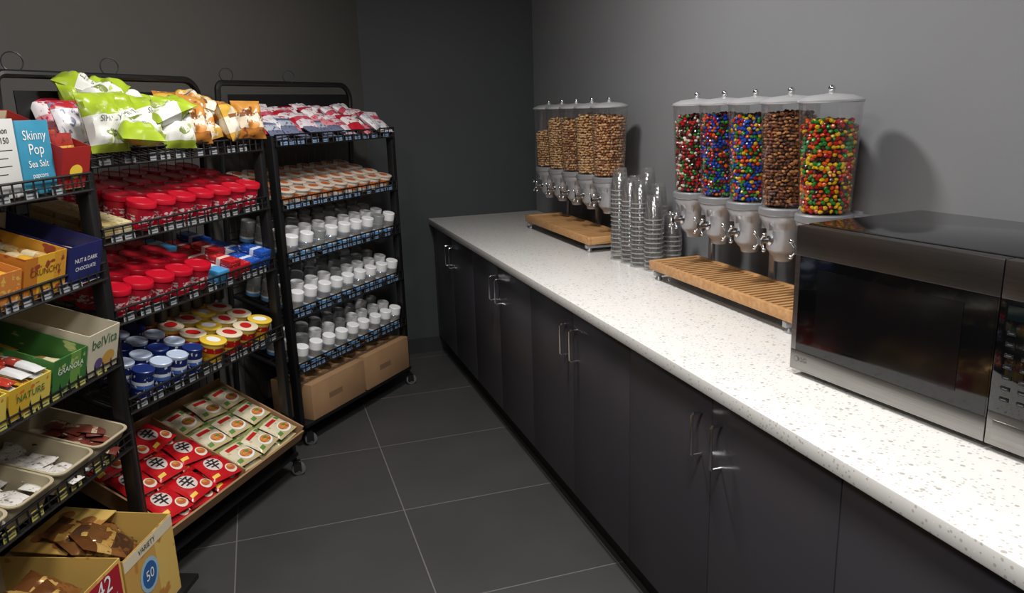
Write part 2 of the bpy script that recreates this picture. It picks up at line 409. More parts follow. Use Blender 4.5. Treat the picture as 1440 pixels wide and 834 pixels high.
near=[(1.91,.262,[cO,cO,cY,cR,cG,cN,cR,cG,cY],(.0078,.0078,.0056),.0136,dk,'orange, yellow, green and brown candies filling a dispenser'),
(2.092,.285,gran,(.009,.006,.004),.0125,dk,'brown granola pieces filling a dispenser'),
(2.275,.275,[cB,cB,cG,cY,cR,cG,cO,cB],(.0078,.0078,.0056),.0136,dk,'blue, green and yellow candies filling a dispenser'),
(2.458,.28,[cB,cG,cR,cN,cO,cB],(.007,.007,.0052),.013,dk,'mixed blue, green and red candies filling a dispenser'),
(2.642,.275,[cR,cN,cW,cN,cG,cR],(.0085,.007,.006),.0135,dk,'red, brown and white candy mix filling a dispenser')]
far=[(3.42,.275,nutA,(.010,.0065,.0055),.0145,nc,'brown roasted nuts filling a dispenser'),
(3.62,.28,nutB,(.010,.0055,.0055),.0145,nc,'pale cashew nuts filling a dispenser'),
(3.82,.25,nutA,(.009,.0055,.005),.0145,nc,'golden nuts filling a dispenser'),
(4.02,.26,nutB,(.009,.0055,.005),.0145,nc,'golden nuts filling a dispenser'),
(4.22,.19,nutB,(.009,.0055,.005),.0145,nc,'golden nuts half filling a dispenser')]
DX=1.60
for grp,st in ((near,'candy dispensers on the stand by the microwave'),(far,'nut dispensers on the stand near the charcoal wall')):
    for (yy,top,ms,size,step,core,lb) in grp:
        thing('food_dispenser','clear round food dispenser with silver lid and chrome turning knob','dispenser',T(DX,yy,0),
          [P('container',dmesh['cont'],label='clear tapered plastic container'),P('lid',dmesh['lid'],kids=[P('lid_knob',dmesh['knob'])]),P('hopper',dmesh['fun']),P('bracket',dmesh['arm']),P('dispensing_knob',dmesh['hub'],label='chrome four-pronged knob')],st)
        fill(lb,DX,yy,top,ms,size,step,core,'candy_fill' if ms[0] in (cO,cB,cR) else ('granola_fill' if ms is gran else 'nut_fill'))
# ---------------------------------------------------------------- cup stacks
cup=MB().lathe([(.041,.0),(.0425,.002),(.041,.005)],CUPR,18,cap0=False,cap1=False).lathe([(.041,.005),(.03,.098),(.0285,.1)],CUPM,18,cap0=False,cap1=True).mesh()
for (x,y,n) in ((1.53,3.16,17),(1.62,3.175,15),(1.535,3.065,15),(1.625,3.08,17),(1.535,2.97,15),(1.625,2.98,14),(1.55,2.875,12),(1.64,2.88,8)):
    for k in range(n):
        thing('plastic_cup','clear plastic cup stacked upside down beside dispensers','cup',T(x+U(-.001,.001),y+U(-.001,.001),CT+.001+k*.0195),cup,'stacked clear plastic cups')
# ---------------------------------------------------------------- microwave
MM=Matrix(((.113,.9936,0,1.249),(-.9936,.113,0,1.583),(0,0,1,CT),(0,0,0,1)))
mw,mh,md=.645,.388,.43
body=MB().box(.002,mw-.002,.03,md,.014,mh,mat('black enamel',(16,15,16),.16,coat=.5),bev=.006)
DW=.522
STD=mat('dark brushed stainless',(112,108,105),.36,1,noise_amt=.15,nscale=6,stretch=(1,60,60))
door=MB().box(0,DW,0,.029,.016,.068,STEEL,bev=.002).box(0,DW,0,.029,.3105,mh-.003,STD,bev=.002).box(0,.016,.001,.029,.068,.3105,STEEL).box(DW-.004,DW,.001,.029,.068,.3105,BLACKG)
glass=MB().box(.016,DW-.004,.0005,.028,.0685,.310,BLACKG)
inner=MB().box(.075,DW-.07,-.0004,.0004,.1,.285,mat('perforated dark window',(16,15,16),.1,noise_amt=.5,nscale=400))
LG=mat('logo grey',(90,90,92),.4)
logo=MB().text('LG',.017,LG,T(.044,-.0006,.046)@RX(90))
logo.lathe([(.0075,0),(.0075,.0008)],LG,20,T(.022,0,.046)@RX(90)).lathe([(.0058,0),(.0058,.0012)],STEEL,20,T(.022,0,.046)@RX(90))
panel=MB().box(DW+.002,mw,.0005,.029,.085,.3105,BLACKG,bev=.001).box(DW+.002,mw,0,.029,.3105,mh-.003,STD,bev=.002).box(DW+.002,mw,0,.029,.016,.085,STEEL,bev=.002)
kids=[]
bm_=mat('panel print',(100,102,106),.4)
btn=MB().box(-.009,.009,-.0009,0,-.004,.004,mat('panel button',(22,23,25),.3),bev=.0004).box(-.005,.005,-.0012,-.0009,-.0006,.0006,bm_).mesh()
for r in range(7):
    for c in range(3): kids.append(P('button',btn,T(DW+.03+c*.033,.0,.115+r*.022)))
kids.append(P('display',MB().box(DW+.018,mw-.018,-.0004,.001,.272,.3,mat('display glass',(6,16,18),.05))))
ob=MB().box(DW+.015,mw-.012,-.003,.001,.03,.07,STEEL,bev=.0015)
ftm=MB().lathe([(.016,.0005),(.016,.015)],RUBBER,12).mesh()
mwp=[P('body',body,label='glossy black microwave casing'),P('door',door,kids=[P('window',glass,kids=[]),P('window_screen',inner),P('logo',logo)]),P('control_panel',panel,kids=kids),P('open_button',ob)]
for x in (.05,mw-.05):
    for yy in (.06,md-.05): mwp.append(P('foot',ftm,T(x,yy,0)))
thing('microwave_oven','stainless steel and black glass microwave oven on the worktop','microwave',MM,mwp)
# ---------------------------------------------------------------- racks
def rackM(px,py,tx,ty):
    l=math.hypot(tx,ty); tx/=l; ty/=l
    return Matrix(((tx,-ty,0,px),(ty,tx,0,py),(0,0,1,0),(0,0,0,1)))
TAGW=mat('price tag white',(150,152,152),.6); TAGB=mat('price tag pale blue',(130,158,190),.6); TAGY=mat('price tag yellow',(176,168,84),.6)
TAGI=mat('tag print',(60,66,80),.6)
tagm={}
for t in (TAGW,TAGB,TAGY): tagm[t]=MB().box(0,.046,-.0005,.0005,0,.026,t).box(.005,.041,-.0009,-.0005,.006,.009,TAGI).box(.005,.03,-.0009,-.0005,.014,.019,TAGI).mesh('price_tag')
def arc(pts,c,r,a0,a1,f):
    for i in range(7):
        a=math.radians(a0+(a1-a0)*i/6); pts.append(f(c[0]+r*math.cos(a),c[1]+r*math.sin(a)))
def rack(M,L,shelves,label,basey=-.02,hooks=(),tags=(TAGW,)*5):
    parts=[]
    H=1.75; f=lambda x,z:(x,.40-.13*(z/H)**1.0,z)
    pts=[f(-L-.03,.09)]; arc(pts,(-L+.0,H-.03),.03,180,90,f); arc(pts,(-.09,H-.09),.09,90,0,f); pts.append(f(0,.09))
    parts.append(P('back_frame',MB().tube(pts,.014,BLACK,10)))
    for x in (-L,0):
        sf=MB().box(x-.016,x+.016,0,.04,.085,shelves[0][0]+.04,BLACK,bev=.004)
        sf.box(x-.014,x+.014,.0,.41,.07,.10,BLACK,bev=.003)
        for z,tl,dp in shelves:
            sf.tube([(x,.02,z-.008),(x,dp*math.cos(math.radians(tl)),z-.008+dp*math.sin(math.radians(tl)))],.008,BLACK,6)
        parts.append(P('side_frame',sf))
    bp=MB().box(-L+.03,-.03,.272,.276,1.58,H-.05,BLACK)
    for i in range(int(L/.05)): xx=-L+.03+i*.05; bp.tube([f(xx,.12),f(xx,1.6)],.002,BLACK,4)
    parts.append(P('back_panel',bp))
    for si,(z,tl,dp) in enumerate(shelves):
        X=T(0,0,z)@RX(tl); w=MB()
        n=int(L/.032)
        for i in range(n+1):
            xx=-L+.012+(L-.024)*i/n; w.tube([(xx,0,-.004),(xx,dp,-.004)],.0022,BLACK,4)
        for yy in (0.0,dp*.5,dp): w.tube([(-L,yy,-.008),(0,yy,-.008)],.004,BLACK,6)
        w.tube([(-L,dp,.03),(0,dp,.03)],.003,BLACK,5)
        parts.append(P('wire_shelf',w,X))
        rl=MB(); y0=-.006
        for h,rr in ((.042,.004),(-.008,.004),(.018,.0022)): rl.tube([(-L,y0,h),(0,y0,h)],rr,BLACK,6)
        n=int(L/.04)
        for i in range(n+1): xx=-L+.01+(L-.02)*i/n; rl.tube([(xx,y0,-.008),(xx,y0,.042)],.0032,BLACK,4)
        kids=[]; xx=-L+.04; rnd=random.Random(int(z*100)+int(L*50))
        while xx<-.09:
            kids.append(P('price_tag',tagm[tags[si]],T(xx,y0+.0045,-.005))); xx+=.056+rnd.choice((0,.004,.05,.02))
        parts.append(P('front_rail',rl,T(0,0,z),kids=kids))
    parts.append(P('base_shelf',MB().box(-L,0,basey,.40,.10,.118,BLACK,bev=.003)))
    cf=MB().lathe([(.014,.062),(.014,.07)],BLACK,10).box(-.018,-.014,-.022,.012,.02,.065,BLACK).box(.014,.018,-.022,.012,.02,.065,BLACK).box(-.018,.018,-.012,.012,.06,.066,BLACK)
    cw=MB().lathe([(.024,-.011),(.0305,-.009),(.0305,.009),(.024,.011)],RUBBER,18,T(0,-.01,.031)@RY(90)).lathe([(.012,-.0125),(.012,.0125)],CHROME,12,T(0,-.01,.031)@RY(90))
    cfm,cwm=cf.mesh(),cw.mesh()
    for x in (-L+.03,-.0):
        for yy in (.0,.37): parts.append(P('caster',cfm,T(x,yy,.004)@RZ(U(20,60)),kids=[P('wheel',cwm,T(0,0,-.0035),label='grey rubber wheel')]))
    hk=MB().tube([(.0,.03*math.cos(a),.03*math.sin(a)) for a in [math.radians(x) for x in range(-60,250,20)]],.0022,mat('dark wire',(60,60,62),.4,.6),6).mesh()
    for x in hooks: parts.append(P('ring_hook',hk,T(x,.27,H+.036)@RZ(60),label='thin wire ring hook'))
    thing('display_rack',label,'rack',M,parts,'black wire snack racks')
TL=14
M3=rackM(.73,4.38,.687,.726); M2=rackM(.021,3.392,.567,.824); M1=rackM(-.48,2.58,.378,.926)
L3,L2,L1=.95,.90,.95
sh3=[(1.47,TL,.30),(1.18,TL,.36),(.93,TL,.38),(.66,TL,.38),(.384,TL,.38)]
sh2=[(1.47,TL,.30),(1.23,TL,.36),(.97,TL,.38),(.67,TL,.38)]
sh1=[(1.41,TL,.30),(1.14,TL,.36),(.864,TL,.38),(.588,TL,.38)]
rack(M3,L3,sh3,'black wire display rack stocked with cups and white-capped jars',hooks=(-.92,-.5),tags=(TAGB,)*5)
rack(M2,L2,sh2,'black wire display rack stocked with red tubs and noodles',hooks=(-.47,-.86))
rack(M1,L1,sh1,'black wire display rack stocked with snack cartons',basey=-.16,hooks=(),tags=(TAGW,TAGW,TAGY,TAGY))
def on(M,zs,tl=TL): return M@T(0,0,zs)@RX(tl)
def jit(a=.003): return U(-a,a)
def mesh_parts(lst): return [(n,b.mesh(n),l) for n,b,l in lst]
def spawn(name,label,cat,M,parts,group): return thing(name,label,cat,M,[P(n,me,label=l) for n,me,l in parts],group)
tub=mesh_parts([('body',MB().lathe([(.036,0),(.039,.003),(.043,.08)],RED,24),None),
 ('label',MB().lathe([(.0405,.018),(.0432,.07)],pack_mat('tub label',[(0,(180,20,44)),(.1,(216,204,200)),(.66,(180,20,44))],'Z',blotch=(176,24,48),bscale=6,thr=.46),24,cap0=False,cap1=False),'white and red paper label'),
 ('lid',MB().lathe([(.0455,.077),(.048,.079),(.048,.094),(.046,.097),(.04,.0975),(.039,.0955),(.0,.0955)],RED,28),'red snap-on lid')])
G='red snack tubs on the wire shelves'
s=on(M2,1.23)
for r in range(4):
    for c in range(7):
        if .055+r*.098<.36: spawn('snack_tub','red plastic snack tub with red lid on wire shelf','tub',s@T(-.075-c*.1+jit(),.055+r*.098+jit(),.001)@RZ(U(0,360)),tub,G)
s=on(M2,.97)
for r in range(4):
    for c in range(5):
        if .055+r*.1<.38: spawn('snack_tub','red plastic snack tub with red lid beside small boxes','tub',s@T(-.44-c*.1+jit(),.055+r*.1+jit(),.001)@RZ(U(0,360)),tub,G)
bei=MB().box(-.06,.06,0,.09,0,.022,pack_mat('beige carton',[(0,(170,150,96)),(.5,(196,182,140))],'X',blotch=(140,128,66),rough=.6),bev=.002).mesh()
s=on(M2,1.23)
for i in range(3):
    for k in range(2): thing('flat_snack_box','flat beige snack box on wire shelf','box',s@T(-.81+jit(),.02+i*.1,.001+k*.0225),bei,'flat beige snack boxes')
cols=[('blue',[(0,(30,80,170)),(.35,(205,215,230)),(.5,(30,80,170))]),('red',[(0,(180,30,36)),(.4,(225,200,190)),(.55,(190,40,40))]),('white',[(0,(210,214,220)),(.5,(60,130,200)),(.75,(210,214,220))]),('light blue',[(0,(70,150,200)),(.5,(205,220,225)),(.7,(70,150,200))])]
bars=[]
for n,bd in cols: bars.append((n,MB().box(-.033,.033,0,.12,0,.026,pack_mat('bar box '+n,bd,'Y',blotch=(220,220,220),bscale=5,thr=.64),bev=.0015).mesh()))
s=on(M2,.97)
for c,(kinds) in enumerate(([0,0],[0,2],[1,1],[1,1],[3,1])):
    for r in range(3):
        for k in range(2 if (c+r)%3 else 3):
            n,me=bars[kinds[r%2]]
            thing('snack_bar_box',n+' printed small snack box stacked on wire shelf','box',s@T(-.055-c*.07+jit(.001),.012+r*.122,.001+k*.0265),me,'small snack boxes on the wire shelf')
can=mesh_parts([('body',MB().lathe([(.033,0),(.036,.003),(.036,.088)],pack_mat('blue can',[(0,(20,36,92)),(.4,(60,100,170)),(.55,(205,212,220)),(.68,(20,36,92))],'Z',blotch=(205,210,216),bscale=5,thr=.62),22),None),
 ('lid',MB().lathe([(.0365,.088),(.037,.09),(.037,.098),(.034,.1),(.032,.0985),(0,.0985)],mat('pale blue lid',(176,190,212),.35),22),'pale lid')])
can2=[can[0],('lid',MB().lathe([(.0365,.088),(.037,.09),(.037,.098),(.034,.1),(.032,.0985),(0,.0985)],mat('navy lid',(26,44,104),.35),22).mesh('lid'),'navy lid')]
s=on(M2,.67)
for r in range(4):
    for c in range(4):
        if (r*.085+.05)<.36: spawn('snack_can','blue printed snack can with round lid on wire shelf','can',s@T(-.53-c*.084+jit(),.05+r*.085+jit(),.001)@RZ(U(0,360)),can if (r+2*c)%3 else can2,'blue snack cans')
yl=mat('yellow foil lid',(222,188,60),.4)
def noodle_cup(nm,bands,lidm,tabm,r0=.034,r1=.046,h=.078):
    return mesh_parts([('cup',MB().lathe([(r0,0),(r0+.002,.002),(r1,h)],pack_mat('cup '+nm,bands,'Z',blotch=bands[-1][1],bscale=4,thr=.62),24),None),
     ('lid',MB().lathe([(r1,h),(r1+.004,h+.001),(r1+.004,h+.005),(r1,h+.007),(0,h+.007)],lidm,24).disc(0,0,r1*.62,r1*.5,tabm,H=lambda x,y:h+.007),'printed foil lid')])
ncup=noodle_cup('noodle',[(0,(180,24,20)),(.3,(226,190,60)),(.42,(190,24,24)),(.8,(226,196,80))],mat('cream lid',(220,206,176),.4),mat('red print',(190,30,30),.4))
ncup2=noodle_cup('noodle yellow',[(0,(210,160,30)),(.5,(180,24,24)),(.8,(226,196,80))],yl,PRW)
for r in range(4):
    for c in range(4):
        if .055+r*.1<.36: spawn('noodle_cup','red and yellow instant noodle cup with foil lid','cup',s@T(-.10-c*.1+jit(),.055+r*.1+jit(),.001)@RZ(U(0,360)),ncup if (r+c)%3 else ncup2,'instant noodle cups')
dc=mesh_parts([('body',MB().lathe([(.034,0),(.034,.1)],pack_mat('dark can',[(0,(40,44,36)),(.5,(90,92,60)),(.6,(34,34,30))],'Z',rough=.3),18),None),('lid',MB().lathe([(.034,.1),(.0345,.103),(.031,.103),(.03,.101),(0,.101)],CHROME,18),'steel lid')])
for c in range(7): spawn('food_can','dark olive food can stacked at back of wire shelf','can',s@T(-.04-c*.071,.315,.09)@RX(-8)@RZ(20),dc,'dark food cans')
ocup=noodle_cup('orange',[(0,(216,206,190)),(.35,(206,112,48)),(.75,(224,216,204))],mat('white foil lid',(206,190,172),.4),mat('orange print',(190,100,56),.4),.033,.045,.062)
s=on(M3,1.18)
for r in range(4):
    for c in range(9):
        if .055+r*.098<.35: spawn('snack_cup','white and orange snack cup with printed foil lid','cup',s@T(-.07-c*.1+jit(),.055+r*.098+jit(),.001)@RZ(U(0,360)),ocup,'orange and white snack cups')
jl=mat('grey translucent lid',(142,144,144),.35)
def jar(lm): return mesh_parts([('jar_body',MB().lathe([(.032,0),(.035,.004),(.035,.062),(.03,.068)],JARM,22),'clear plastic body'),
 ('label',MB().lathe([(.0356,.006),(.0356,.03)],pack_mat('jar label',[(0,(90,150,205)),(.6,(225,232,238))],'Z'),22,cap0=False,cap1=False),'pale blue paper label'),
 ('contents',MB().lathe([(.03,.004),(.032,.03)],mat('jar contents',(150,120,90),.7,noise_amt=.4,nscale=60),16),'brown dry contents'),
 ('lid',MB().lathe([(.0325,.064),(.034,.066),(.0335,.104),(.031,.107),(0,.107)],lm,24),None)])
jw=jar(WHITE); jg=jar(jl)
for zs in (.93,.66,.384):
    s=on(M3,zs)
    for r in range(4):
        for c in range(9):
            w=(r<2) if random.random()>.12 else (r>=2)
            spawn('capped_jar','clear jar with white cap and pale blue label' if w else 'clear jar with grey translucent cap','jar',s@T(-.065-c*.101+jit(.006),.048+r*.088+jit(),.001)@RZ(U(0,360)),jw if w else jg,'capped jars on the wire shelves')
def cbox(w,d,h):
    b=MB().box(-w,0,0,d,0,h,CARD,bev=.003).box(-w*.7,-w*.45,-.0008,0,h*.4,h*.55,mat('printed ink',(120,92,66),.8))
    t=MB().box(-w-.0003,.0003,d/2-.025,d/2+.025,h,h+.0006,mat('packing tape',(140,104,66),.3))
    return [('box_body',b.mesh(),None),('packing_tape',t.mesh(),'brown tape'),]
spawn('cardboard_box','closed brown cardboard box on bottom of rack','box',M3@T(-.46,-.02,.119),cbox(.43,.26,.185),'cardboard boxes')
spawn('cardboard_box','closed brown cardboard box on bottom of rack','box',M3@T(-.02,-.02,.119),cbox(.42,.30,.19),'cardboard boxes')
# ---- pouches
def pouch(nm,w,h,t,m,seed,deco=None,**k):
    b=MB(); H=b.pillow(w,h,t,m,seed,**k)
    if deco: deco(b,H)
    return b.mesh(nm)
redp=MC['red print']
pk=[]
for i,(bd,bl) in enumerate(([[(0,(180,30,44)),(.3,(224,216,216)),(.72,(180,30,44))],(176,40,60)],[[(0,(220,208,212)),(.4,(190,70,90)),(.62,(222,216,220))],(200,120,134)],[[(0,(224,222,222)),(.5,(214,210,214)),(.8,(170,30,40))],(120,120,150)],[[(0,(212,136,146)),(.4,(228,222,222)),(.8,(180,40,60))],(186,40,60)])):
    pk.append(pouch('packet',.11,.14,.034,pack_mat('sweet packet %d'%i,bd,'Y',blotch=bl,bscale=5),i,wr=.25))
sil=pouch('packet',.10,.13,.02,pack_mat('silver packet',[(0,(120,126,150)),(.5,(190,196,206)),(.8,(100,110,150))],'Y',blotch=(70,80,130),metal=.2),5)
s=on(M3,1.47)
for r in range(5):
    for c in range(11):
        i=random.randrange(4); sl=(r==0 and c>4)
        thing('snack_packet','silver blue snack packet at front of top shelf' if sl else ['red and white snack packet lying on top shelf','white and pink snack packet on top shelf','white snack packet with red end on top shelf','pink and white snack packet on top shelf'][i],'packet',s@T(-.06-c*.083+jit(.012),.008+r*.055,.006+.02*(c%2)+.006*r+jit(.003))@RZ(U(-24,24))@RX(U(10,28)),sil if sl else pk[i],'small packets on the top shelf')
lime=(158,182,46)
olv=mat('olive print',(120,132,60),.5)
def dl(b,H):
    b.text('SIMPLY',.026,mat('grey print',(96,100,104),.5),H=H,cx=0,cy=.105); b.disc(0,.06,.03,.014,olv,H=H)
def dy(b,H):
    b.patch(-.05,.05,.1,.116,mat('brown print',(130,80,40),.5),H); b.disc(0,.06,.03,.02,mat('amber print',(200,130,54),.5),H=H)
bags={'lime':[pouch('bag',.155,.2,.08,pack_mat('lime bag',[(0,(150,170,50)),(.12,(222,222,214)),(.6,lime)],'Y',blotch=(176,190,110),bscale=3,thr=.6,rough=.25),i+10,dl,wr=.35) for i in range(3)],
'gold':[pouch('bag',.145,.18,.075,pack_mat('gold bag',[(0,(200,150,60)),(.2,(224,216,198)),(.6,(212,168,66)),(.9,(176,116,48))],'Y',blotch=(214,200,170),bscale=4,thr=.56,rough=.25),i+20,dy,wr=.35) for i in range(3)],
'orange':[pouch('bag',.145,.18,.075,pack_mat('amber bag',[(0,(176,112,46)),(.25,(220,208,186)),(.62,(192,134,62))],'Y',blotch=(120,70,40),bscale=4,thr=.6,rough=.25),i+30,dy,wr=.35) for i in range(2)]}
s=on(M2,1.47)
for r in range(3):
    for c in range(8):
        kind='lime' if c>=4 else ('gold' if (c+r)%3 else 'orange')
        if c==7 and r: kind='red'
        me=random.choice(bags[kind]) if kind!='red' else pk[(r+1)%4]; sc_={'lime':.92,'red':1.1}.get(kind,.86)
        thing('chip_bag',{'lime':'lime green and white chip bag on top shelf','gold':'golden yellow and white snack bag on top shelf','orange':'amber and white snack bag on top shelf','red':'red and white snack bag on top shelf'}[kind],'bag',
          s@T(-.07-c*.105+jit(.014),.03+r*.09+jit(.01),.012+U(0,.02))@RZ(U(-32,32))@RX(U(34,64))@RY(U(-16,16))@Matrix.Scale(sc_,4),me,'chip bags on the top shelf')
for (x,yy,zz,rz,rx) in ((-.50,.17,.11,70,14),(-.62,.2,.13,40,12),(-.72,.15,.12,-60,18),(-.58,.07,.085,-100,22),(-.70,.05,.085,150,-8)):
    thing('chip_bag','lime green and white chip bag heaped on others','bag',s@T(x,yy,zz)@RZ(rz)@RX(rx)@Matrix.Scale(.86,4),bags['lime'][int(zz*100)%3],'chip bags on the top shelf')
for (x,yy,zz,rz,rx) in ((-.12,.13,.09,60,14),(-.25,.17,.1,-50,12),(-.36,.12,.1,110,10)):
    thing('chip_bag','golden yellow and white snack bag heaped on others','bag',s@T(x,yy,zz)@RZ(rz)@RX(rx)@Matrix.Scale(.8,4),bags['gold'][int(zz*100)%3],'chip bags on the top shelf')
# ---- bottom tray rack 2
BM=M2@T(0,-.05,.20)@RX(24)
tr=MB().box(-L2+.02,-.02,0,.46,-.008,0,CARD).box(-L2+.02,-.02,-.008,0,-.008,.04,CARD).box(-L2+.02,-L2+.028,0,.46,0,.06,CARD).box(-.028,-.02,0,.46,0,.06,CARD).box(-.452,-.446,0,.46,0,.06,CARD).box(-L2+.02,-.02,.452,.46,0,.07,CARD)
thing('display_tray','sloped cardboard display tray on bottom of rack','tray',BM,tr)
yb=mat('noodle bowl print',(214,150,70),.5,rgb2=(176,80,40),nscale=60); gp=mat('green print',(90,130,60),.5)
ylp=mat('yellow print',(230,190,60),.5)
def dn(b,H):
    b.disc(.036,.03,.026,.022,mat('white bowl print',(225,212,196),.5),H=H); b.disc(.036,.032,.02,.015,yb,H=H,off=.001)
    b.patch(-.06,-.03,.014,.028,ylp,H)
    b.disc(-.012,.078,.034,.038,mat('white brush print',(214,196,190),.5),H=H,off=.0009)
    cx,cy,k=-.012,.078,.034
    for xa,ya,xb,yb_,w0,w1 in ((0,1.0,.08,.72,.16,.1),(-.62,.55,.64,.6,.14,.18),(-.32,.46,-.2,.12,.16,.1),(.34,.5,.18,.12,.16,.1),(-.85,.06,.88,.1,.16,.2),(-.55,-.36,.58,-.32,.14,.18),(0,.06,0,-1.0,.18,.13)):
        b.stroke(cx+xa*k,cy+ya*k,cx+xb*k,cy+yb_*k,w0*k*1.3,w1*k*1.3,INK,H)
def dcn(b,H):
    b.disc(.012,.038,.04,.028,PRW,H=H); b.disc(.012,.04,.033,.021,yb,H=H,off=.0012); b.disc(.02,.045,.01,.007,gp,H=H,off=.002)
    b.patch(-.045,.02,.082,.1,redp,H); b.patch(-.055,-.03,.012,.03,gp,H); b.patch(.03,.052,.085,.105,gp,H)
rn=[pouch('pack',.14,.13,.03,pack_mat('red noodle pack',[(0,(190,24,32)),(.9,(166,16,22))],'Y',blotch=(150,12,20),bscale=6,thr=.62,rough=.25),i+40,dn,wr=.06,nx=18) for i in range(2)]
cn=[pouch('pack',.135,.13,.028,pack_mat('cream noodle pack',[(0,(196,180,134)),(.2,(214,204,176)),(.85,(140,148,86))],'Y',blotch=(190,174,120),bscale=6,thr=.6,rough=.3),i+50,dcn,wr=.06,nx=18) for i in range(2)]
for r in range(3):
    for c in range(3):
        for k in range(2):
            thing('noodle_packet','red instant noodle packet with black character','packet',BM@T(-.52-c*.14+jit(.008),.012+r*.142+.01*k,.004+k*.031)@RZ(U(-14,14)),rn[k],'red instant noodle packets')
            thing('noodle_packet','cream instant noodle packet with bowl picture','packet',BM@T(-.098-c*.138+jit(.006),.012+r*.14+.01*k,.004+k*.029)@RZ(U(-10,10)),cn[k],'cream instant noodle packets')
# ---------------------------------------------------------------- rack 1 cartons
def tray_box(w,d,hf,hb,m,inner,deco=None):
    t=.003; b=MB()
    b.box(-w,0,0,d,0,t,inner).box(-w,0,0,t,t,hf,m).box(-w,0,d-t,d,t,hb,m)
    for x0,x1 in ((-w,-w+t),(-t,0)):
        vs=[(x0,t,t),(x1,t,t),(x1,d-t,t),(x0,d-t,t),(x0,t,hf),(x1,t,hf),(x1,d-t,hb),(x0,d-t,hb)]
        b.add(vs,[(0,3,2,1),(4,5,6,7),(0,1,5,4),(1,2,6,5),(2,3,7,6),(3,0,4,7)],m)
    b.box(-w+t,-t,t,t+.0005,t,hf-.002,inner).box(-w+t,-w+t+.0005,t,d-t,t,min(hf,hb)-.002,inner).box(-w+t,-t,d-t-.0005,d-t,t,hb-.002,inner)
    if deco: deco(b)
    return b.mesh('carton')
def put(name,label,cat,M,me,g=None): return thing(name,label,cat,M,me,g)
FR=lambda x,z:T(x,-.0004,z)@RX(90)
s=on(M1,1.41)
wcart=mat('white carton',(206,206,202),.6)
wb=MB().box(-.14,0,0,.07,0,.2,wcart,bev=.002).text('Nutrition',.022,INK,FR(-.07,.17)).text('Facts 150',.022,INK,FR(-.07,.145))
for i,x in enumerate((.02,.04,.03,.05)): wb.box(-.125,-x,-.0006,0,.12-.02*i,.122-.02*i,INK)
put('snack_carton','white upright snack carton with small print','carton',s@T(-.268,.01,.001)@RX(-TL),wb.mesh())
put('snack_carton','light blue upright snack carton with white lettering','carton',s@T(-.135,.008,.001)@RX(-TL),
  MB().box(-.13,0,0,.07,0,.195,mat('light blue carton',(52,140,172),.5,noise_amt=.1),bev=.002).text('Skinny',.036,PRW,FR(-.065,.155)).text('Pop',.04,PRW,FR(-.065,.118)).text('Sea Salt',.026,PRW,FR(-.065,.08)).text('popcorn',.018,PRW,FR(-.065,.05)).mesh('c'))
redc=mat('red carton',(160,32,28),.5,noise_amt=.15,nscale=10)
put('display_carton','open red display carton on top shelf','carton',s@T(.0,.008,.001),tray_box(.13,.26,.12,.17,redc,CARDL,lambda b:b.disc(-.065,.05,.03,.02,ylp,M=T(0,-.0004,0)@RX(90))))
brown=[pouch('p',.1,.13,.02,pack_mat('brown packet',[(0,(130,50,36)),(.4,(206,160,80)),(.7,(150,36,30))],'Y',blotch=(90,40,30)),i+60) for i in range(2)]
for i in range(5): put('snack_packet','red and brown snack packet standing in carton','packet',s@T(-.066+jit(.008),.03+i*.045,.03)@RX(70)@Matrix.Scale(.95,4),brown[i%2],'packets in the red carton')
put('display_carton','open pale carton of lime snack bags','carton',s@T(-.43,0,0)@T(0,.01,.001),tray_box(.2,.25,.1,.16,wcart,CARDL))
for i in range(4): put('chip_bag','white and red snack bag at back of top shelf','bag',s@T(-.26-.12*i,.16,.012)@RZ(U(-15,15))@RX(60)@Matrix.Scale(.95,4),pk[2 if i%2 else 0],'snack bags on the top shelf')
s=on(M1,1.14)
yel=pack_mat('yellow carton',[(0,(180,110,34)),(.3,(212,162,48)),(.7,(200,142,44))],'X',blotch=(140,60,34),bscale=4,thr=.6,rough=.5)
nav=mat('navy carton',(32,38,96),.45,noise_amt=.2)
put('display_carton','open navy blue display carton with white lettering','carton',s@T(-.03,.0,.001),tray_box(.15,.3,.12,.14,nav,CARDL,lambda b:(b.text('NUT & DARK',.018,PRW,FR(-.075,.075)),b.text('CHOCOLATE',.016,PRW,FR(-.075,.05)))))
put('display_carton','open yellow and orange display carton of bars','carton',s@T(-.19,.005,.001),tray_box(.17,.33,.12,.14,yel,CARDL,lambda b:b.text('CRUNCHY',.026,mat('brown letter print',(110,60,24),.5),FR(-.085,.075))))
put('display_carton','open red and brown display carton of bars','carton',s@T(-.37,.005,.001),tray_box(.17,.33,.1,.13,pack_mat('red brown carton',[(0,(140,50,32)),(.5,(196,120,54))],'X',blotch=(206,170,80),rough=.5),CARDL))
bar=[pouch('bar',.04,.13,.018,pack_mat('bar wrap %d'%i,bd,'Y',blotch=(210,206,190),bscale=4,thr=.66,rough=.25),i+70,nx=8) for i,bd in enumerate(([(0,(180,150,96)),(.4,(214,198,160)),(.7,(150,106,58))],[(0,(206,156,50)),(.5,(210,190,146)),(.8,(180,100,44))],[(0,(166,50,34)),(.4,(214,180,86)),(.8,(166,80,40))],[(0,(206,206,206)),(.5,(160,60,50)),(.8,(200,200,196))]))]
def fillbars(Ms,w,d,nx,ny,kinds,h0,label,g,lay=1):
    for i in range(nx):
        for j in range(ny):
            for k in range(lay):
                put('snack_bar',label,'snack bar',Ms@T(-w*(i+.5)/nx+jit(.002),.012+(d-.15)*j/max(1,ny-1) if ny>1 else .02,h0+k*.019)@RZ(U(-8,8)),bar[random.choice(kinds)],g)
fillbars(s@T(-.19,.005,.001),.17,.33,3,3,[0,1],.004,'gold wrapped snack bar in display carton','snack bars in cartons',5)
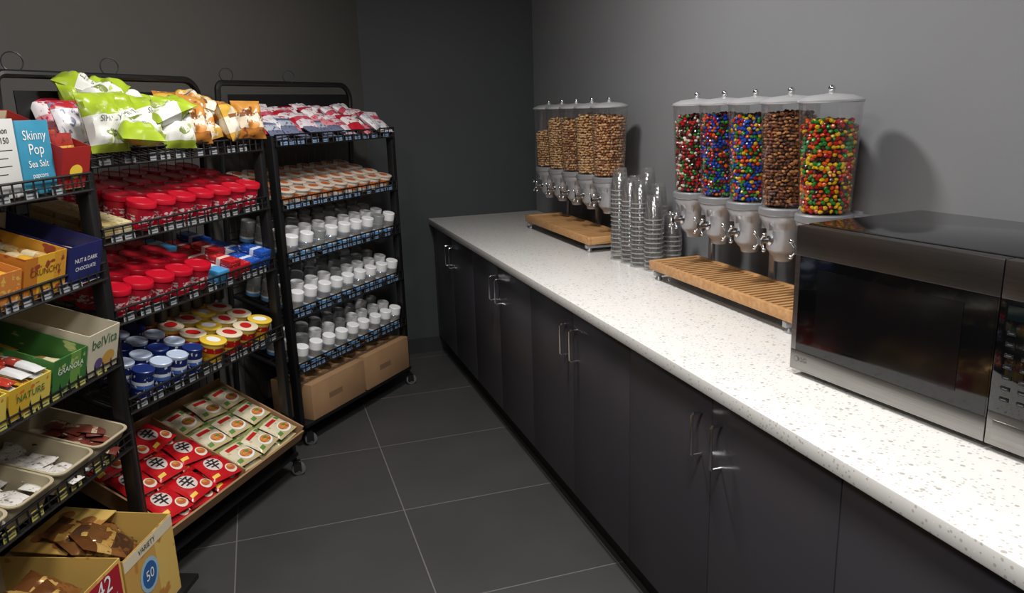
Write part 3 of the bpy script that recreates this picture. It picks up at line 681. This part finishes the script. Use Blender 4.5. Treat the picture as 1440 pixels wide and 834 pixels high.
fillbars(s@T(-.03,.0,.001),.15,.3,3,2,[0,1],.004,'tan wrapped snack bar in display carton','snack bars in cartons',4)
fillbars(s@T(-.37,.005,.001),.17,.33,3,2,[1,2],.05,'orange wrapped snack bar in display carton','snack bars in cartons',2)
s=on(M1,.864)
grn=pack_mat('green carton',[(0,(56,112,50)),(.5,(106,148,68)),(.8,(56,112,50))],'X',blotch=(160,176,110),bscale=4,thr=.62,rough=.5)
wc=mat('cream carton print',(200,192,168),.6,noise_amt=.05)
sun=pack_mat('sun yellow carton',[(0,(206,168,50)),(.5,(214,190,84))],'X',blotch=(200,110,46),bscale=4,thr=.62,rough=.5)
put('display_carton','open cream display carton with green lettering','carton',s@T(-.015,-.0,.001),tray_box(.155,.36,.135,.145,wc,CARDL,lambda b:(b.text('belVita',.046,mat('green lettering',(40,104,60),.5),FR(-.075,.1)),b.disc(-.05,.04,.032,.022,mat('golden biscuit print',(190,146,70),.5),M=T(0,-.0004,0)@RX(90)),b.disc(-.1,.035,.02,.016,mat('blueberry print',(90,70,120),.5),M=T(0,-.0004,0)@RX(90)))))
put('display_carton','open green display carton of granola bars','carton',s@T(-.175,-.0,.001),tray_box(.15,.36,.11,.13,grn,CARDL,lambda b:b.text('GRANOLA',.024,PRW,FR(-.075,.07))))
put('display_carton','open yellow display carton of granola bars','carton',s@T(-.335,-.0,.001),tray_box(.16,.34,.09,.11,sun,CARDL,lambda b:b.text('NATURE',.028,MC['green lettering'],FR(-.08,.055))))
put('display_carton','open yellow display carton of granola bars','carton',s@T(-.505,-.0,.001),tray_box(.16,.34,.09,.11,sun,CARDL))
fillbars(s@T(-.175,0,.001),.15,.34,3,2,[0,1],.004,'gold wrapped snack bar in green carton','snack bars in cartons',3)
fillbars(s@T(-.335,0,.001),.16,.33,3,3,[1,2,3],.05,'orange and gold wrapped snack bar in yellow carton','snack bars in cartons',3)
fillbars(s@T(-.505,0,.001),.16,.33,3,3,[1,2,3],.05,'orange and gold wrapped snack bar in yellow carton','snack bars in cartons',3)
s=on(M1,.588)
beigeP=mat('beige plastic',(170,158,130),.5)
def bin_mesh(w,d,h):
    b=MB(); w0,d0=w,d
    def rr(w,d,r,z,n=5):
        o=[]
        for cx,cy,a0 in ((w/2-r,d/2-r,0),(-w/2+r,d/2-r,90),(-w/2+r,-d/2+r,180),(w/2-r,-d/2+r,270)):
            for i in range(n): a=math.radians(a0+90*i/(n-1)); o.append((cx+r*math.cos(a)-w0/2,cy+r*math.sin(a)+d0/2,z))
        return o
    rings=[rr(w-.03,d-.03,.02,0),rr(w-.004,d-.004,.025,h-.004),rr(w+.008,d+.008,.03,h-.004),rr(w+.008,d+.008,.03,h),rr(w-.008,d-.008,.025,h),rr(w-.034,d-.034,.02,.003)]
    n=20; vs=[v for r in rings for v in r]; fs=[]
    for j in range(5):
        for k in range(n): a=j*n+k; c=j*n+(k+1)%n; fs.append((a,c,c+n,a+n))
    fs.append(tuple(reversed(range(n)))); fs.append(tuple(range(5*n,6*n)))
    b.add(vs,fs,beigeP); return b.mesh('bin')
bn=bin_mesh(.165,.31,.075)
pw=[pouch('p',.05,.075,.008,pack_mat('white sachet',[(0,(206,202,194)),(.5,(180,176,170)),(.6,(210,206,200))],'Y',blotch=(120,110,100),bscale=5,thr=.6),80,nx=8,ny=8),pouch('p',.05,.075,.008,pack_mat('brown sachet',[(0,(110,56,44)),(.5,(180,160,134)),(.7,(90,44,36))],'Y',blotch=(130,40,34),bscale=5),81,nx=8,ny=8)]
for i in range(4):
    X=s@T(-.03-i*.178,.0,.001); put('storage_bin','beige plastic bin holding small sachets','bin',X,bn,'beige bins on the wire shelf')
    for k in range(26):
        put('snack_sachet','brown and red snack sachet in bin' if i==0 else 'white printed sachet in bin','sachet',X@T(-.0825+U(-.045,.045),.05+U(0,.17),.006+k*.0016)@RZ(U(0,360))@RX(U(-8,8)),pw[1 if i==0 else 0],'sachets in beige bins')
tanb=pack_mat('tan snack case',[(0,(190,148,74)),(.6,(208,172,92))],'X',blotch=(176,122,56),bscale=3,thr=.6,rough=.6)
bluep=mat('blue print',(40,90,150),.5)
def dec1(b):
    X=T(0,-.0004,0)@RX(90)
    b.disc(-.155,.15,.05,.055,mat('pale blue print',(150,182,200),.5),M=X); b.disc(-.155,.15,.038,.042,bluep,M=X,off=.001); b.text('50',.045,PRW,FR(-.155,.15)@T(0,0,.0012))
    b.box(-.27,0,-.0008,0,.225,.262,mat('white band print',(212,200,172),.5)); b.text('VARIETY',.024,INK,FR(-.15,.243)@T(0,0,.0008))
def dec2(b):
    b.box(-.16,-.01,-.0008,0,.17,.275,mat('red band print',(160,24,40),.5)); b.text('42',.07,PRW,FR(-.085,.245)@T(0,0,.001)); b.text('1.76 OZ BAGS',.017,PRW,FR(-.085,.195)@T(0,0,.001)); b.text('TOTAL',.015,PRW,FR(-.085,.178)@T(0,0,.001))
z0=.119
X=M1@T(-.08,-.14,z0); put('snack_case','large tan snack case with torn open top','case',X,tray_box(.27,.36,.265,.275,tanb,CARDL,dec1))
ckp=mat('cookie print',(150,96,48),.5)
fl=MB().box(-.25,0,0,.17,0,.003,tanb)
for i,(x,yy) in enumerate(((-.2,.05),(-.14,.09),(-.07,.05),(-.18,.13),(-.05,.13))): fl.disc(x,yy,.026,.022,ckp,H=lambda x,y:.003)
thing('carton_flap','printed tan cardboard flap resting across open case','flap',X@T(-.01,.17,.277)@RX(4),fl)
XB=M1@T(-.36,-.14,z0); put('snack_case','large tan snack case with red number label','case',XB,tray_box(.27,.36,.285,.285,tanb,CARDL,dec2))
gb=[pouch('bag',.14,.17,.04,pack_mat('gold brown bag %d'%i,bd,'Y',blotch=(120,76,40),bscale=4,thr=.56,rough=.2,metal=.3),i+90,wr=.3) for i,bd in enumerate(([(0,(140,92,48)),(.4,(206,166,96)),(.7,(110,68,36))],[(0,(80,54,36)),(.5,(190,148,76)),(.7,(120,80,44))]))]
for XX in (X,XB):
    for i in range(12):
        put('snack_bag','gold and brown foil snack bag in open case','bag',XX@T(-.135+U(-.05,.05),.05+.02*(i%6),.10+.013*(i))@RZ(U(-60,60))@RX(U(5,40))@Matrix.Scale(.85,4),gb[i%2],'foil snack bags in cases')
